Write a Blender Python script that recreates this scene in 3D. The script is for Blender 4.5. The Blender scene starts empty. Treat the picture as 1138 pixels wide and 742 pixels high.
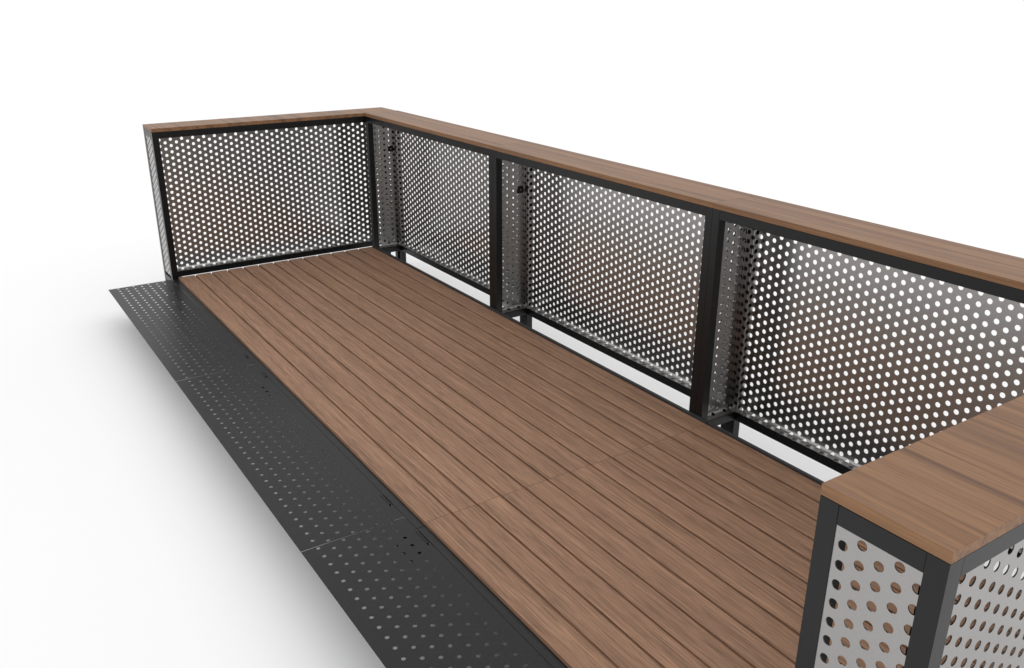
import bpy, bmesh, math, random
from mathutils import Vector, Matrix

random.seed(4)
scene = bpy.context.scene
col = scene.collection

# ------------------------------------------------------------------ sizes
GROUND = -0.30          # floor level below the deck surface
D = 1.80                # deck depth
P = 0.0506              # steel tube
ZT = 1.218              # top of frames, underside of the wooden tops
CAP = 0.031
ZB = -0.083             # underside of bottom rails
XC0, XC1, YC0, YC1, YC2 = -0.339, -0.033, -0.0435, 1.822, 2.1535
XN0, XN1 = 6.503, 6.818
L = 2.182
ZR = -0.0187            # ramp surface

# ------------------------------------------------------------------ materials
def new_mat(name):
    m = bpy.data.materials.new(name)
    m.use_nodes = True
    nt = m.node_tree
    b = nt.nodes['Principled BSDF']
    return m, nt, b

def node(nt, typ, **kw):
    n = nt.nodes.new(typ)
    for k, v in kw.items():
        setattr(n, k, v)
    return n

def coords(nt, scale, loc=(0, 0, 0)):
    tc = node(nt, 'ShaderNodeTexCoord')
    mp = node(nt, 'ShaderNodeMapping')
    mp.inputs['Scale'].default_value = scale
    mp.inputs['Location'].default_value = loc
    nt.links.new(tc.outputs['Object'], mp.inputs['Vector'])
    return mp.outputs['Vector']

def noise(nt, vec, scale=1.0, detail=4.0, rough=0.55, dist=0.0):
    n = node(nt, 'ShaderNodeTexNoise')
    n.inputs['Scale'].default_value = scale
    n.inputs['Detail'].default_value = detail
    n.inputs['Roughness'].default_value = rough
    n.inputs['Distortion'].default_value = dist
    nt.links.new(vec, n.inputs['Vector'])
    return n.outputs['Fac']

def ramp(nt, fac, stops):
    r = node(nt, 'ShaderNodeValToRGB')
    e = r.color_ramp.elements
    while len(e) < len(stops):
        e.new(0.5)
    for el, (p, c) in zip(e, stops):
        el.position = p
        el.color = (*c, 1) if len(c) == 3 else c
    nt.links.new(fac, r.inputs['Fac'])
    return r.outputs['Color']

def mix(nt, a, b, fac, blend='MIX'):
    m = node(nt, 'ShaderNodeMix', data_type='RGBA', blend_type=blend)
    if isinstance(fac, (int, float)):
        m.inputs[0].default_value = fac
    else:
        nt.links.new(fac, m.inputs[0])
    nt.links.new(a, m.inputs[6])
    if isinstance(b, tuple):
        m.inputs[7].default_value = (*b, 1)
    else:
        nt.links.new(b, m.inputs[7])
    return m.outputs[2]

def bump(nt, b, h, strength, dist=0.001):
    n = node(nt, 'ShaderNodeBump')
    n.inputs['Strength'].default_value = strength
    n.inputs['Distance'].default_value = dist
    nt.links.new(h, n.inputs['Height'])
    nt.links.new(n.outputs['Normal'], b.inputs['Normal'])

def coat_mat(name, base, rough, spec, grain=0.35, scale=420, bmp=0.25, half=0.2):
    """dark powder coat with a fine grain"""
    m, nt, b = new_mat(name)
    v = coords(nt, (1, 1, 1))
    n = noise(nt, v, scale, 2.0, 0.6)
    lo = tuple(c * (1 - grain) for c in base)
    hi = tuple(c * (1 + grain) for c in base)
    nt.links.new(ramp(nt, n, [(0.5 - half, lo), (0.5 + half, hi)]), b.inputs['Base Color'])
    b.inputs['Roughness'].default_value = rough
    b.inputs['Specular IOR Level'].default_value = spec
    bump(nt, b, n, bmp, 0.0006)
    return m

M_STEEL = coat_mat('black_powder_coat', (0.0032, 0.0032, 0.0034), 0.36, 0.36)
M_RAMP = coat_mat('textured_black_plate', (0.0085, 0.0085, 0.009), 0.36, 0.28, 0.85, 230, 0.6, 0.16)
M_TRIM = coat_mat('dark_grey_edge_trim', (0.03, 0.03, 0.031), 0.5, 0.4)
M_CHASSIS = coat_mat('galvanised_steel', (0.5, 0.5, 0.51), 0.55, 0.5, 0.12, 90)
M_BOLT = coat_mat('black_bolt_metal', (0.006, 0.006, 0.006), 0.5, 0.3)

def sheet_mat():
    m, nt, b = new_mat('grey_perforated_sheet')
    v = coords(nt, (1, 1, 1))
    n = noise(nt, v, 260, 3.0, 0.6)
    nt.links.new(ramp(nt, n, [(0.3, (0.352, 0.344, 0.336)), (0.7, (0.378, 0.369, 0.361))]), b.inputs['Base Color'])  # slight warm tint paints in some of the deck's brown reflection
    b.inputs['Metallic'].default_value = 1.0
    b.inputs['Roughness'].default_value = 0.285
    return m
M_SHEET = sheet_mat()

def deck_mat():
    m, nt, b = new_mat('brown_composite_decking')
    at = node(nt, 'ShaderNodeAttribute', attribute_name='board')
    tc = node(nt, 'ShaderNodeTexCoord')
    ofs = node(nt, 'ShaderNodeVectorMath', operation='MULTIPLY_ADD')
    nt.links.new(at.outputs['Vector'], ofs.inputs[0])
    ofs.inputs[1].default_value = (7.3, 0.0, 3.1)
    nt.links.new(tc.outputs['Object'], ofs.inputs[2])
    def mapped(s):
        mp = node(nt, 'ShaderNodeMapping')
        mp.inputs['Scale'].default_value = s
        nt.links.new(ofs.outputs[0], mp.inputs['Vector'])
        return mp.outputs['Vector']
    broad = noise(nt, mapped((0.5, 28, 28)), 1.0, 3.0, 0.55)
    streak = noise(nt, mapped((2.6, 130, 130)), 1.0, 4.0, 0.65)
    fine = noise(nt, mapped((7, 330, 330)), 1.0, 3.0, 0.7)
    c1 = ramp(nt, broad, [(0.25, (0.218, 0.122, 0.076)), (0.52, (0.276, 0.159, 0.100)), (0.78, (0.335, 0.197, 0.125))])
    c2 = ramp(nt, streak, [(0.30, (0.46, 0.44, 0.43)), (0.46, (0.92, 0.91, 0.90)), (0.56, (1.05, 1.04, 1.03)), (0.72, (1.55, 1.50, 1.42))])
    c3 = ramp(nt, fine, [(0.30, (0.52, 0.50, 0.49)), (0.5, (1, 1, 1)), (0.72, (1.36, 1.33, 1.28))])
    c = mix(nt, c1, c2, 0.75, 'MULTIPLY')
    c = mix(nt, c, c3, 1.0, 'MULTIPLY')
    nt.links.new(c, b.inputs['Base Color'])
    b.inputs['Roughness'].default_value = 0.62
    b.inputs['Specular IOR Level'].default_value = 0.28
    bump(nt, b, streak, 0.35, 0.0012)
    return m
M_DECK = deck_mat()

def top_mat(name, axis, shift):
    """warm brown timber, grain along the given local axis"""
    m, nt, b = new_mat(name)
    def sc(a, c):
        return (a, c, c) if axis == 'x' else (c, a, c)
    broad = noise(nt, coords(nt, sc(0.30, 15), shift), 1.0, 5.0, 0.6, 0.25)
    streak = noise(nt, coords(nt, sc(0.9, 75), shift), 1.0, 4.0, 0.6, 0.1)
    fine = noise(nt, coords(nt, sc(9, 340), shift), 1.0, 3.0, 0.65)
    c1 = ramp(nt, broad, [(0.30, (0.118, 0.061, 0.038)), (0.43, (0.198, 0.105, 0.055)),
                          (0.55, (0.258, 0.139, 0.071)), (0.68, (0.178, 0.098, 0.060))])
    c2 = ramp(nt, streak, [(0.33, (0.62, 0.57, 0.55)), (0.47, (1, 1, 1)), (0.66, (1.16, 1.12, 1.06))])
    c3 = ramp(nt, fine, [(0.3, (0.76, 0.74, 0.74)), (0.7, (1.14, 1.13, 1.11))])
    c = mix(nt, c1, c2, 0.8, 'MULTIPLY')
    c = mix(nt, c, c3, 0.8, 'MULTIPLY')
    nt.links.new(c, b.inputs['Base Color'])
    b.inputs['Roughness'].default_value = 0.45
    b.inputs['Specular IOR Level'].default_value = 0.22
    bump(nt, b, fine, 0.12, 0.0008)
    return m
M_TOP_ALONG = top_mat('warm_timber_along', 'x', (0, 0, 0))
M_TOP_ACROSS = top_mat('warm_timber_across', 'y', (3.3, 1.7, 0.4))

def ground_mat():
    m, nt, b = new_mat('matt_white_floor')
    v = coords(nt, (1, 1, 1))
    n = noise(nt, v, 0.8, 3.0)
    nt.links.new(ramp(nt, n, [(0.3, (0.885, 0.885, 0.885)), (0.7, (0.89, 0.89, 0.89))]), b.inputs['Base Color'])
    b.inputs['Roughness'].default_value = 0.9
    b.inputs['Specular IOR Level'].default_value = 0.0
    return m
M_GROUND = ground_mat()

# ------------------------------------------------------------------ helpers
def obj(name, bm, mat, parent=None, loc=None, smooth=False):
    me = bpy.data.meshes.new(name)
    bm.to_mesh(me)
    bm.free()
    me.materials.append(mat)
    if smooth:
        me.polygons.foreach_set('use_smooth', [True] * len(me.polygons))
        me.set_sharp_from_angle(angle=math.radians(35))
    o = bpy.data.objects.new(name, me)
    col.objects.link(o)
    if parent:
        o.parent = parent
    if loc:
        o.location = loc
    return o

def thing(name, label, cat, loc, rotz=0, group=None):
    o = bpy.data.objects.new(name, None)
    col.objects.link(o)
    o.empty_display_size = 0.2
    o.location = loc
    o.rotation_euler = (0, 0, rotz)
    o['label'] = label
    o['kind'] = 'thing'
    o['category'] = cat
    if group:
        o['group'] = group
    return o

def add_box(bm, x0, x1, y0, y1, z0, z1, bev=0.0, seg=2, long_only=False):
    vs = [bm.verts.new((x, y, z)) for z in (z0, z1) for y in (y0, y1) for x in (x0, x1)]
    fs = [(0, 2, 3, 1), (4, 5, 7, 6), (0, 1, 5, 4), (2, 6, 7, 3), (0, 4, 6, 2), (1, 3, 7, 5)]
    faces = [bm.faces.new([vs[i] for i in f]) for f in fs]
    if bev > 0:
        es = list({e for f in faces for e in f.edges})
        if long_only:
            es = [e for e in es if abs(e.verts[0].co.x - e.verts[1].co.x) > 1e-6]
        bmesh.ops.bevel(bm, geom=es, offset=bev, segments=seg, affect='EDGES', profile=0.5)

def box(*a, **k):
    bm = bmesh.new()
    add_box(bm, *a, **k)
    return bm

def add_cyl(bm, c, axis, r, h, n=24, r2=None):
    """cylinder from c along axis by h"""
    axis = Vector(axis).normalized()
    rot = Vector((0, 0, 1)).rotation_difference(axis).to_matrix().to_4x4()
    mat = Matrix.Translation(Vector(c) + axis * h / 2) @ rot
    bmesh.ops.create_cone(bm, cap_ends=True, segments=n, radius1=r, radius2=r if r2 is None else r2, depth=h, matrix=mat)

def perforated(u_strips, w_lo, w_hi, pitch, rad, phase, mapf, th, seg=20, skip=None):
    """A sheet of metal with real holes. u_strips: list of (u0, u1, parity or None);
    in a strip with parity the holes sit on its centre line, one per pitch along w,
    shifted by half a pitch for parity 1. mapf(u, w, t) -> xyz, t = -th/2 .. th/2 through the sheet."""
    bm = bmesh.new()
    loops = []       # polygons in (u, w) plus circles for the walls
    def emit(pts):
        f = [bm.verts.new(mapf(u, w, th / 2)) for u, w in pts]
        bm.faces.new(f)
        g = [bm.verts.new(mapf(u, w, -th / 2)) for u, w in reversed(pts)]
        bm.faces.new(g)
    def rect(u0, u1, w0, w1):
        n = max(1, int(math.ceil((w1 - w0) / 0.012))) if (w1 - w0) < 0.2 else 1
        for i in range(n):
            a = w0 + (w1 - w0) * i / n
            c = w0 + (w1 - w0) * (i + 1) / n
            emit([(u0, a), (u1, a), (u1, c), (u0, c)])
    for (u0, u1, par) in u_strips:
        if par is None:
            # bands without holes (bends) are cut to the same rows so that they can curve
            emit_rows = [w_lo, w_hi] if skip is None else skip
            for a, c in zip(emit_rows[:-1], emit_rows[1:]):
                emit([(u0, a), (u1, a), (u1, c), (u0, c)])
            continue
        uc = (u0 + u1) / 2
        k = math.ceil((w_lo + rad + 0.002 - phase - par * pitch / 2) / pitch)
        rows = []
        w = phase + par * pitch / 2 + k * pitch
        while w + rad + 0.002 <= w_hi:
            rows.append(w)
            w += pitch
        prev = w_lo
        for i, wc in enumerate(rows):
            a = max(wc - pitch / 2, w_lo)
            c = min(wc + pitch / 2, w_hi)
            if a > prev + 1e-6:
                rect(u0, u1, prev, a)
            prev = c
            hu, lo_, hi_ = (u1 - u0) / 2, wc - a, c - wc
            inner, outer = [], []
            for s in range(seg):
                t = 2 * math.pi * (s + 0.5) / seg
                cu, cw = math.cos(t), math.sin(t)
                inner.append((uc + rad * cu, wc + rad * cw))
                hw = hi_ if cw > 0 else lo_
                q = min(hu / abs(cu) if abs(cu) > 1e-9 else 9, hw / abs(cw) if abs(cw) > 1e-9 else 9)
                outer.append((uc + q * cu, wc + q * cw))
            # put the rectangle's corners in
            corners = {}
            for (su, sw) in ((1, 1), (-1, 1), (-1, -1), (1, -1)):
                cu_, cw_ = su * hu, sw * (hi_ if sw > 0 else lo_)
                ang = math.atan2(cw_, cu_) % (2 * math.pi)
                idx = int(((ang / (2 * math.pi)) * seg - 0.5) // 1) % seg
                corners[idx] = (uc + cu_, wc + cw_)
            fi = [bm.verts.new(mapf(u, w_, th / 2)) for u, w_ in inner]
            fo = [bm.verts.new(mapf(u, w_, th / 2)) for u, w_ in outer]
            bi = [bm.verts.new(mapf(u, w_, -th / 2)) for u, w_ in inner]
            bo = [bm.verts.new(mapf(u, w_, -th / 2)) for u, w_ in outer]
            for s in range(seg):
                t = (s + 1) % seg
                fl = [fi[s], fo[s]]
                bl = [bi[s], bo[s]]
                if s in corners:
                    cc = corners[s]
                    fl.append(bm.verts.new(mapf(*cc, th / 2)))
                    bl.append(bm.verts.new(mapf(*cc, -th / 2)))
                fl += [fo[t], fi[t]]
                bl += [bo[t], bi[t]]
                bm.faces.new(fl)
                bm.faces.new(list(reversed(bl)))
                bm.faces.new([fi[s], fi[t], bi[t], bi[s]])
        if w_hi > prev + 1e-6:
            rect(u0, u1, prev, w_hi)
    return bm

# bottom flange: the lower end of a panel curls into the room
CURL_R = 0.026
CURL_Z = -0.026          # underside level of the curl
def curl(w):
    """length w along the sheet -> (distance into the room, z)"""
    zs = CURL_Z + CURL_R               # where the bend starts
    if w >= zs:
        return 0.0, w
    s = zs - w
    a = s / CURL_R
    if a <= math.pi / 2:
        return CURL_R * (1 - math.cos(a)), zs - CURL_R * math.sin(a)
    return CURL_R + (s - CURL_R * math.pi / 2), CURL_Z
def curl_n(w):
    zs = CURL_Z + CURL_R
    if w >= zs:
        return 1.0, 0.0
    a = min((zs - w) / CURL_R, math.pi / 2)
    return math.cos(a), math.sin(a)

CU, PT, RAD, TH = 0.0463, 0.0528, 0.0129, 0.0032
FLANGE = 0.0256
W_LO = CURL_Z + CURL_R - CURL_R * math.pi / 2 - FLANGE
W_HI = 1.19
ROWS = [W_LO + (CURL_Z + CURL_R - W_LO) * i / 7 for i in range(8)] + [W_HI]

def strips_between(u0, u1, anchor, cu=CU):
    """columns of holes one cu apart, one of them centred on anchor (parity 0)"""
    out = []
    k = math.ceil((u0 + cu / 2 - anchor) / cu - 1e-6)
    a = anchor + k * cu - cu / 2
    if a > u0 + 1e-5:
        n = 3
        for i in range(n):
            out.append((u0 + (a - u0) * i / n, u0 + (a - u0) * (i + 1) / n, None))
    while a + cu <= u1 + 1e-6:
        out.append((a, a + cu, k % 2))
        a += cu
        k += 1
    if u1 > a + 1e-5:
        n = 3
        for i in range(n):
            out.append((a + (u1 - a) * i / n, a + (u1 - a) * (i + 1) / n, None))
    return out

def fold(bm, cuts_u, cuts_w, mapf):
    """cut a sheet built flat as (u, w, t) along the bends, then fold it into shape"""
    for c in cuts_u:
        bmesh.ops.bisect_plane(bm, geom=bm.verts[:] + bm.edges[:] + bm.faces[:], dist=1e-6, plane_co=(c, 0, 0), plane_no=(1, 0, 0))
    for c in cuts_w:
        bmesh.ops.bisect_plane(bm, geom=bm.verts[:] + bm.edges[:] + bm.faces[:], dist=1e-6, plane_co=(0, c, 0), plane_no=(0, 1, 0))
    for v in bm.verts:
        v.co = mapf(*v.co)

def notch(bm, u_lo, u_hi):
    """take the curled bottom off where the sheet runs into the posts"""
    zs = CURL_Z + CURL_R
    for c, no in ((u_lo, (1, 0, 0)), (u_hi, (1, 0, 0)), (zs, (0, 1, 0))):
        co = (c, 0, 0) if no[0] else (0, c, 0)
        bmesh.ops.bisect_plane(bm, geom=bm.verts[:] + bm.edges[:] + bm.faces[:], dist=1e-6, plane_co=co, plane_no=no)
    dead = []
    for f in bm.faces:
        q = f.calc_center_median()
        if q.y < zs and (q.x < u_lo or q.x > u_hi):
            dead.append(f)
    bmesh.ops.delete(bm, geom=dead, context='FACES')

FLAT = lambda u, w, t: (u, w, t)
CURL_CUTS = [CURL_Z + CURL_R - CURL_R * math.pi / 2 * i / 6 for i in range(7)]

def join(dst, src):
    me = bpy.data.meshes.new('scrap')
    src.to_mesh(me)
    src.free()
    dst.from_mesh(me)
    bpy.data.meshes.remove(me)

X_SIDE = 0.0045          # side sheets lie just inside the outer face of the frame
LIN = 0.061              # how far the folded lining round a rear post reaches in

def lining_path(depth, yr, flip):
    """from the end of the side sheet, round the room side of the rear post, to the rear sheet:
    list of straight pieces joined with small arcs, returned as a function of arc length"""
    r = 0.006
    y1 = depth - 0.0545
    pts = [(X_SIDE + 0.0015, y1), (LIN, y1), (LIN, yr - 0.002)]
    segs = []
    cur = Vector(pts[0])
    for i in range(1, len(pts)):
        p = Vector(pts[i])
        d = (p - Vector(pts[i - 1])).normalized()
        if i < len(pts) - 1:
            d2 = (Vector(pts[i + 1]) - p).normalized()
            end = p - d * r
            segs.append(('l', cur.copy(), d, (end - cur).length))
            turn = d.x * d2.y - d.y * d2.x
            n = Vector((-d.y, d.x)) * (1 if turn > 0 else -1)
            segs.append(('a', end + n * r, -n, r * math.pi / 2, turn))
            cur = p + d2 * r
        else:
            segs.append(('l', cur.copy(), d, (p - cur).length))
    total = sum(q[3] for q in segs)
    def f(u):
        u = min(max(u, 0), total)
        for q in segs:
            if u <= q[3] + 1e-9:
                if q[0] == 'l':
                    return q[1] + q[2] * u, Vector((q[2].y, -q[2].x))
                ang = (u / r) * (1 if q[4] > 0 else -1)
                c, s_ = math.cos(ang), math.sin(ang)
                v = Vector((q[2].x * c - q[2].y * s_, q[2].x * s_ + q[2].y * c))
                nrm = v if q[4] > 0 else -v
                return q[1] + v * r, nrm
            u -= q[3]
    cuts, at = [], 0.0
    for q in segs:
        if q[0] == 'a':
            cuts += [at + q[3] * i / 6 for i in range(7)]
        at += q[3]
    return f, total, cuts

def rear_panel_bm(length, depth, anchor, phase):
    """the outside sheet between the rear posts with its folded linings round them"""
    yr = depth - 0.0045
    def mapf(u, w, t):
        d, z = curl(w)
        ny, nz = curl_n(w)
        return (u, yr - d - t * ny, z + t * nz)
    xa, xb = 0.012, length - 0.012                    # the ends run on inside the posts
    bm = perforated(strips_between(xa, xb, anchor), W_LO, W_HI, PT, RAD, phase, FLAT, TH, skip=ROWS)
    notch(bm, P, length - P)
    fold(bm, [], CURL_CUTS, mapf)
    f, total, cuts = lining_path(depth, yr, False)
    for flip in (False, True):
        def mapl(u, w, t):
            p, n = f(u)
            x, y = p.x + n.x * t, p.y + n.y * t
            return ((length - x) if flip else x, y, w)
        st = []
        for (a, c, par) in strips_between(0.0, total, 0.0165, 0.0285):
            st.append((a, c, par))
        part = perforated(st, CURL_Z - 0.004, W_HI, PT, RAD, phase, FLAT, TH, skip=[CURL_Z - 0.004, W_HI])
        fold(part, cuts, [], mapl)
        join(bm, part)
    bmesh.ops.recalc_face_normals(bm, faces=bm.faces)
    return bm

def side_panel_bm(length, depth, far_side, anchor, phase):
    """a side sheet between front and rear post, room towards the other side"""
    y0, y1 = 0.012, depth - 0.012
    def mapf(u, w, t):
        d, z = curl(w)
        nx, nz = curl_n(w)
        x = X_SIDE + d + t * nx
        return ((length - x) if far_side else x, u, z + t * nz)
    bm = perforated(strips_between(y0, y1, anchor), W_LO, W_HI, PT, RAD, phase, FLAT, TH, skip=ROWS)
    notch(bm, P, depth - P)
    fold(bm, [], CURL_CUTS, mapf)
    bmesh.ops.recalc_face_normals(bm, faces=bm.faces)
    return bm

# ------------------------------------------------------------------ wall modules
GZ = GROUND
def make_module(label, depth, loc, rotz, top_mat_, group, knob=None, anchor=1.316, phase=0.0015, side_anchor=0.178, side_phase=0.0):
    """local x along the counter, y = 0 is the open side towards the deck, y = depth the outside"""
    t = thing('counter_wall', label, 'counter wall', (loc[0], loc[1], GZ), rotz, group)
    z = -GZ                                           # children are placed from the base on the floor
    up = (0, 0, z)
    e = 0.0006
    l = L - 0.001
    ox = 0.0005
    xs = ((ox, ox + P), (ox + l - P, ox + l))
    ys = ((0.0, P), (depth - P, depth))
    bv = 0.001
    for (a, b_) in xs:
        for (c, d) in ys:
            p = obj('post', box(a, b_, c, d, GZ + 0.012, ZT, bev=bv), M_STEEL, t, up)
            obj('foot_plate', box(a - 0.0 , b_, c, d, GZ, GZ + 0.0115), M_BOLT, p)
    # top rails
    for (c, d) in ys:
        obj('top_rail', box(xs[0][1] + e, xs[1][0] - e, c + 0.0004, d - 0.0004, ZT - P, ZT - 0.0005, bev=bv), M_STEEL, t, up)
    for (a, b_) in xs:
        obj('top_rail', box(a + 0.0004, b_ - 0.0004, ys[0][1] + e, ys[1][0] - e, ZT - P, ZT - 0.0005, bev=bv), M_STEEL, t, up)
    # bottom rails: outside and the two ends
    zb1 = ZB + P
    obj('bottom_rail', box(xs[0][1] + e, xs[1][0] - e, ys[1][0] + 0.0004, ys[1][1] - 0.0004, ZB, zb1, bev=bv), M_STEEL, t, up)
    for (a, b_) in xs:
        obj('bottom_rail', box(a + 0.0004, b_ - 0.0004, ys[0][1] + e, ys[1][0] - e, ZB, zb1, bev=bv), M_STEEL, t, up)
    obj('outer_panel', rear_panel_bm(L, depth, anchor, phase), M_SHEET, t, up)
    obj('side_panel', side_panel_bm(L, depth, False, side_anchor, side_phase), M_SHEET, t, up)
    obj('side_panel', side_panel_bm(L, depth, True, side_anchor, side_phase), M_SHEET, t, up)
    obj('counter_top', box(0.0002, L - 0.0002, -0.001, depth + 0.001, ZT + 0.0012, ZT + CAP, bev=0.0016, seg=3), top_mat_, t, up)
    # small bolt heads on the tube faces seen from the deck
    for (a, sx) in ((xs[0][1], 1), (xs[1][0], -1)):
        bm = bmesh.new()
        add_cyl(bm, (a, P * 0.5, 0.93), (sx, 0, 0), 0.0042, 0.0012, 12)
        obj('bolt', bm, M_BOLT, t, up)
    if knob:
        ky = depth - 0.094
        bm = bmesh.new()
        add_box(bm, X_SIDE + 0.001, X_SIDE + 0.0085, ky - 0.024, ky + 0.026, knob - 0.027, knob + 0.027, bev=0.002)
        add_cyl(bm, (X_SIDE + 0.0085, ky, knob), (1, 0, 0), 0.014, 0.004, 6)
        k = obj('coupling_nut', bm, M_BOLT, t, up)
        bm = bmesh.new()
        add_cyl(bm, (X_SIDE + 0.0115, ky, knob), (1, 0, 0), 0.005, 0.002, 12)
        obj('stud', bm, M_SHEET, k)
    return t

def copy_tree(o, parent=None):
    c = o.copy()
    col.objects.link(c)
    if parent:
        c.parent = parent
    for ch in list(o.children):
        copy_tree(ch, c)
    return c

GRP = 'counter walls round the deck'
far = make_module('far end counter wall, its narrow pale end panel beside the tip of the ramp',
                  XC1 - XC0, (XC1, YC0), math.radians(90), M_TOP_ACROSS, GRP)
bay1 = make_module('long side counter wall in the far corner, farthest of the long side row',
                   YC2 - YC1, (XC1, YC1), 0, M_TOP_ALONG, GRP, knob=0.905)
bay2 = copy_tree(bay1)
bay2['label'] = 'middle counter wall of the long side row, between the two double black posts'
bay2.location.x = XC1 + L
bay3 = make_module('long side counter wall nearest the camera, its panel partly behind the end counter top',
                   YC2 - YC1, (XC1 + 2 * L, YC1), 0, M_TOP_ALONG, GRP)
bay3.scale.x = (XN0 - 0.001 - (XC1 + 2 * L)) / L
near = make_module('near end counter wall in the foreground, pale grey outside panels and broad brown top',
                   XN1 - XN0, (XN0, YC0 + L), math.radians(-90), M_TOP_ACROSS, GRP,
                   anchor=2.0685, phase=0.022, side_anchor=0.074, side_phase=0.0144)

# ------------------------------------------------------------------ deck sections
NB = 13
PITCH = D / NB
def boards_bm(x0, x1, seed):
    bm = bmesh.new()
    lay = bm.faces.layers.float_vector.new('board')
    r = random.Random(seed)
    g = 0.0062
    for i in range(NB):
        n0 = len(bm.faces)
        a = i * PITCH + (g if i else 0)
        b_ = (i + 1) * PITCH - (g if i < NB - 1 else 0)
        add_box(bm, x0, x1, a, b_, -0.030, 0.0, bev=0.0045, seg=4, long_only=True)
        if i < NB - 1:
            add_box(bm, x0 + 0.0005, x1 - 0.0005, b_ - 0.001, b_ + 2 * g + 0.001, -0.022, -0.0125)
        bm.faces.ensure_lookup_table()
        v = (r.random() * 3, r.random(), r.random() * 3)
        for f in bm.faces[n0:]:
            f[lay] = v
    return bm

def make_deck(label, x0, x1, seed):
    t = thing('deck_section', label, 'deck', ((x0 + x1) / 2, D / 2, GZ), 0, 'deck sections')
    off = (-(x0 + x1) / 2, -D / 2, -GZ)
    o = obj('deck_boards', boards_bm(x0, x1, seed), M_DECK, t, off)
    # steel chassis under the boards
    obj('front_beam', box(x0 + 0.02, x1 - 0.002, -0.040, -0.004, -0.115, ZR - 0.0062, bev=0.001), M_CHASSIS, t, off)
    obj('front_trim', box((-0.0315 if x0 == 0 else x0 + 0.0003), x1 - 0.0003, -0.0462, -0.0025, ZR - 0.006, ZR + 0.0004, bev=0.0006), M_RAMP, t, off)
    obj('rear_beam', box(x0 + 0.004, x1 - 0.001, D + 0.0012, D + 0.0205, -0.15, 0.012, bev=0.001), M_TRIM, t, off)
    if x0 == 0:
        obj('corner_plate', box(-0.0315, -0.0015, -0.002, 0.033, -0.075, -0.003), M_STEEL, t, off)
    n = int((x1 - x0) / 0.55) + 1
    for i in range(n + 1):
        x = x0 + 0.045 + (x1 - x0 - 0.09) * i / n
        obj('joist', box(x - 0.02, x + 0.02, 0.002, D - 0.002, -0.115, -0.0315), M_CHASSIS, t, off)
    for x in (x0 + 0.25, (x0 + x1) / 2, x1 - 0.25):
        for y in (0.28, D / 2, D - 0.08):
            bm = bmesh.new()
            top = -0.1155
            add_cyl(bm, (x, y, GZ), (0, 0, 1), 0.055, 0.012)
            add_cyl(bm, (x, y, GZ + 0.012), (0, 0, 1), 0.02, top - GZ - 0.012)
            obj('foot', bm, M_BOLT, t, off)
    return t

SEAM = 4.447
make_deck('long far deck section of brown boards, running from the far end wall to the joint', 0.0, SEAM - 0.0011, 1)
make_deck('short near deck section of brown boards beside the foreground end wall', SEAM + 0.0011, 6.478, 2)

# ------------------------------------------------------------------ ramp plates
YO, YI = -0.5584, -0.0490
RX = 0.0691
RY = 0.05975
ROWS_Y = [-0.4836 + RY * i for i in range(7)]
def make_ramp(label, x0, x1, bracket, slots):
    t = thing('ramp_plate', label, 'ramp', ((x0 + x1) / 2, YO, GZ), 0, 'ramp plates along the open side')
    off = (-(x0 + x1) / 2, -YO, -GZ)
    th = 0.0009
    def mapf(u, w, tt):
        return (w, u, ZR - th / 2 - tt)
    ya, yb = -0.0745, -0.0655                         # the hinge recesses lie between yb and the edge
    strips = [(YO, ROWS_Y[0] - RY / 2, None)]
    for i, y in enumerate(ROWS_Y):
        strips.append((y - RY / 2, y + RY / 2, i % 2))
    strips.append((ROWS_Y[-1] + RY / 2, ya, None))
    phase = 4.966 - 71 * RX
    bm = perforated(strips, x0, x1, RX, 0.0090, phase, mapf, th, seg=18)
    add_box(bm, x0, x1, ya, yb, ZR - th, ZR)
    cuts = [x0] + [v for q in slots for v in q] + [x1]
    for a, b_ in zip(cuts[0::2], cuts[1::2]):
        add_box(bm, a, b_, yb, YI, ZR - th, ZR)
    bmesh.ops.recalc_face_normals(bm, faces=bm.faces)
    obj('tread_plate', bm, M_RAMP, t, off)
    for a, b_ in slots:
        bm = box(a + 0.0006, b_ - 0.019, yb + 0.0028, YI - 0.0022, ZR - 0.010, ZR - 0.0004, bev=0.0012)
        add_box(bm, a - 0.004, b_ + 0.004, yb - 0.003, YI + 0.0002, ZR - 0.026, ZR - 0.0135)  # dark backing added under the slot, stands in for shade in the notch
        obj('hinge', bm, M_BOLT, t, off)
    bx0, bx1, by0 = bracket
    obj('bracket', box(bx0, bx1, by0, -0.112, ZR - 0.016, ZR - 0.006), M_BOLT, t, off)
    return t
G = 0.0026
make_ramp('farthest black ramp plate, its free corner beyond the end wall', -0.0325, 2.155 - 0.0036, (0.12, 0.235, -0.155),
          [(-0.0125, 0.2053), (1.907, 2.032)])
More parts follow.
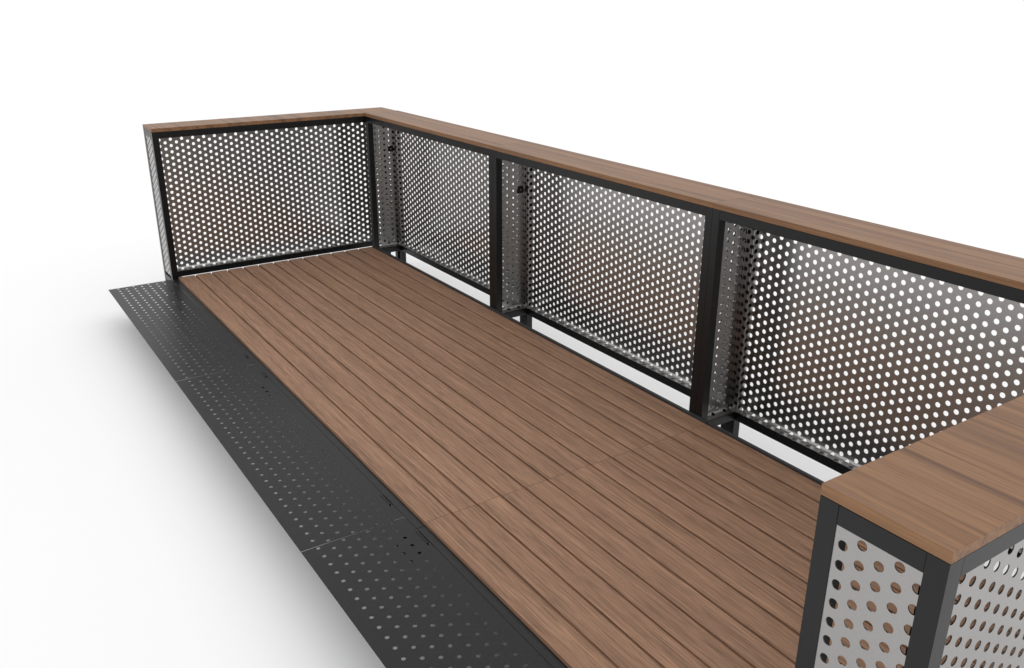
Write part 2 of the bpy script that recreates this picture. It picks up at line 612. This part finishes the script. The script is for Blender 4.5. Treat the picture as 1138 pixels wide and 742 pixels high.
make_ramp('middle black ramp plate between the two pale joint lines', 2.155 + 0.0036, 4.3275 - G, (2.50, 2.655, -0.150),
          [(2.285, 2.411), (4.08, 4.2095)])
make_ramp('nearest black ramp plate, running out of the bottom of the picture', 4.3275 + G, 6.495, (4.47, 4.655, -0.178),
          [(4.454, 4.5915), (6.25, 6.38)])

# ------------------------------------------------------------------ floor
bm = bmesh.new()
S = 1500
vs = [bm.verts.new(p) for p in ((-S, -S, 0), (S, -S, 0), (S, S, 0), (-S, S, 0))]
bm.faces.new(vs)
g = obj('ground', bm, M_GROUND, None, (0, 0, GROUND))
g['kind'] = 'structure'
g['label'] = 'plain white studio floor under the deck'
g['category'] = 'floor'

# ------------------------------------------------------------------ light
w = bpy.data.worlds.new('World')
scene.world = w
w.use_nodes = True
bg = w.node_tree.nodes['Background']
bg.inputs['Color'].default_value = (1, 1, 1, 1)
bg.inputs['Strength'].default_value = 0.97

sd = bpy.data.lights.new('key_light', 'SUN')
sd.energy = 0.55
sd.angle = math.radians(100)
so = bpy.data.objects.new('key_light', sd)
col.objects.link(so)
so.rotation_euler = Vector((-0.15, -0.1, -1.0)).to_track_quat('-Z', 'Y').to_euler()

# ------------------------------------------------------------------ camera
yaw, pit, rol = (math.radians(a) for a in (56.5113, 21.2603, 0.1355))
F = Vector((-math.sin(yaw) * math.cos(pit), math.cos(yaw) * math.cos(pit), -math.sin(pit)))
R = Vector((math.cos(yaw), math.sin(yaw), 0))
U = R.cross(F)
R2 = R * math.cos(rol) + U * math.sin(rol)
U2 = -R * math.sin(rol) + U * math.cos(rol)
cd = bpy.data.cameras.new('camera')
cam = bpy.data.objects.new('camera', cd)
col.objects.link(cam)
m = Matrix((R2, U2, -F)).transposed().to_4x4()
m.translation = (7.5611, -1.5852, 2.2833)
cam.matrix_world = m
cd.sensor_fit = 'HORIZONTAL'
cd.sensor_width = 36
cd.lens = 978.16 / 1138 * 36
cd.clip_start = 0.05
cd.clip_end = 4000
scene.camera = cam

scene.view_settings.view_transform = 'Standard'
scene.view_settings.look = 'None'
scene.view_settings.exposure = 0
scene.view_settings.gamma = 1
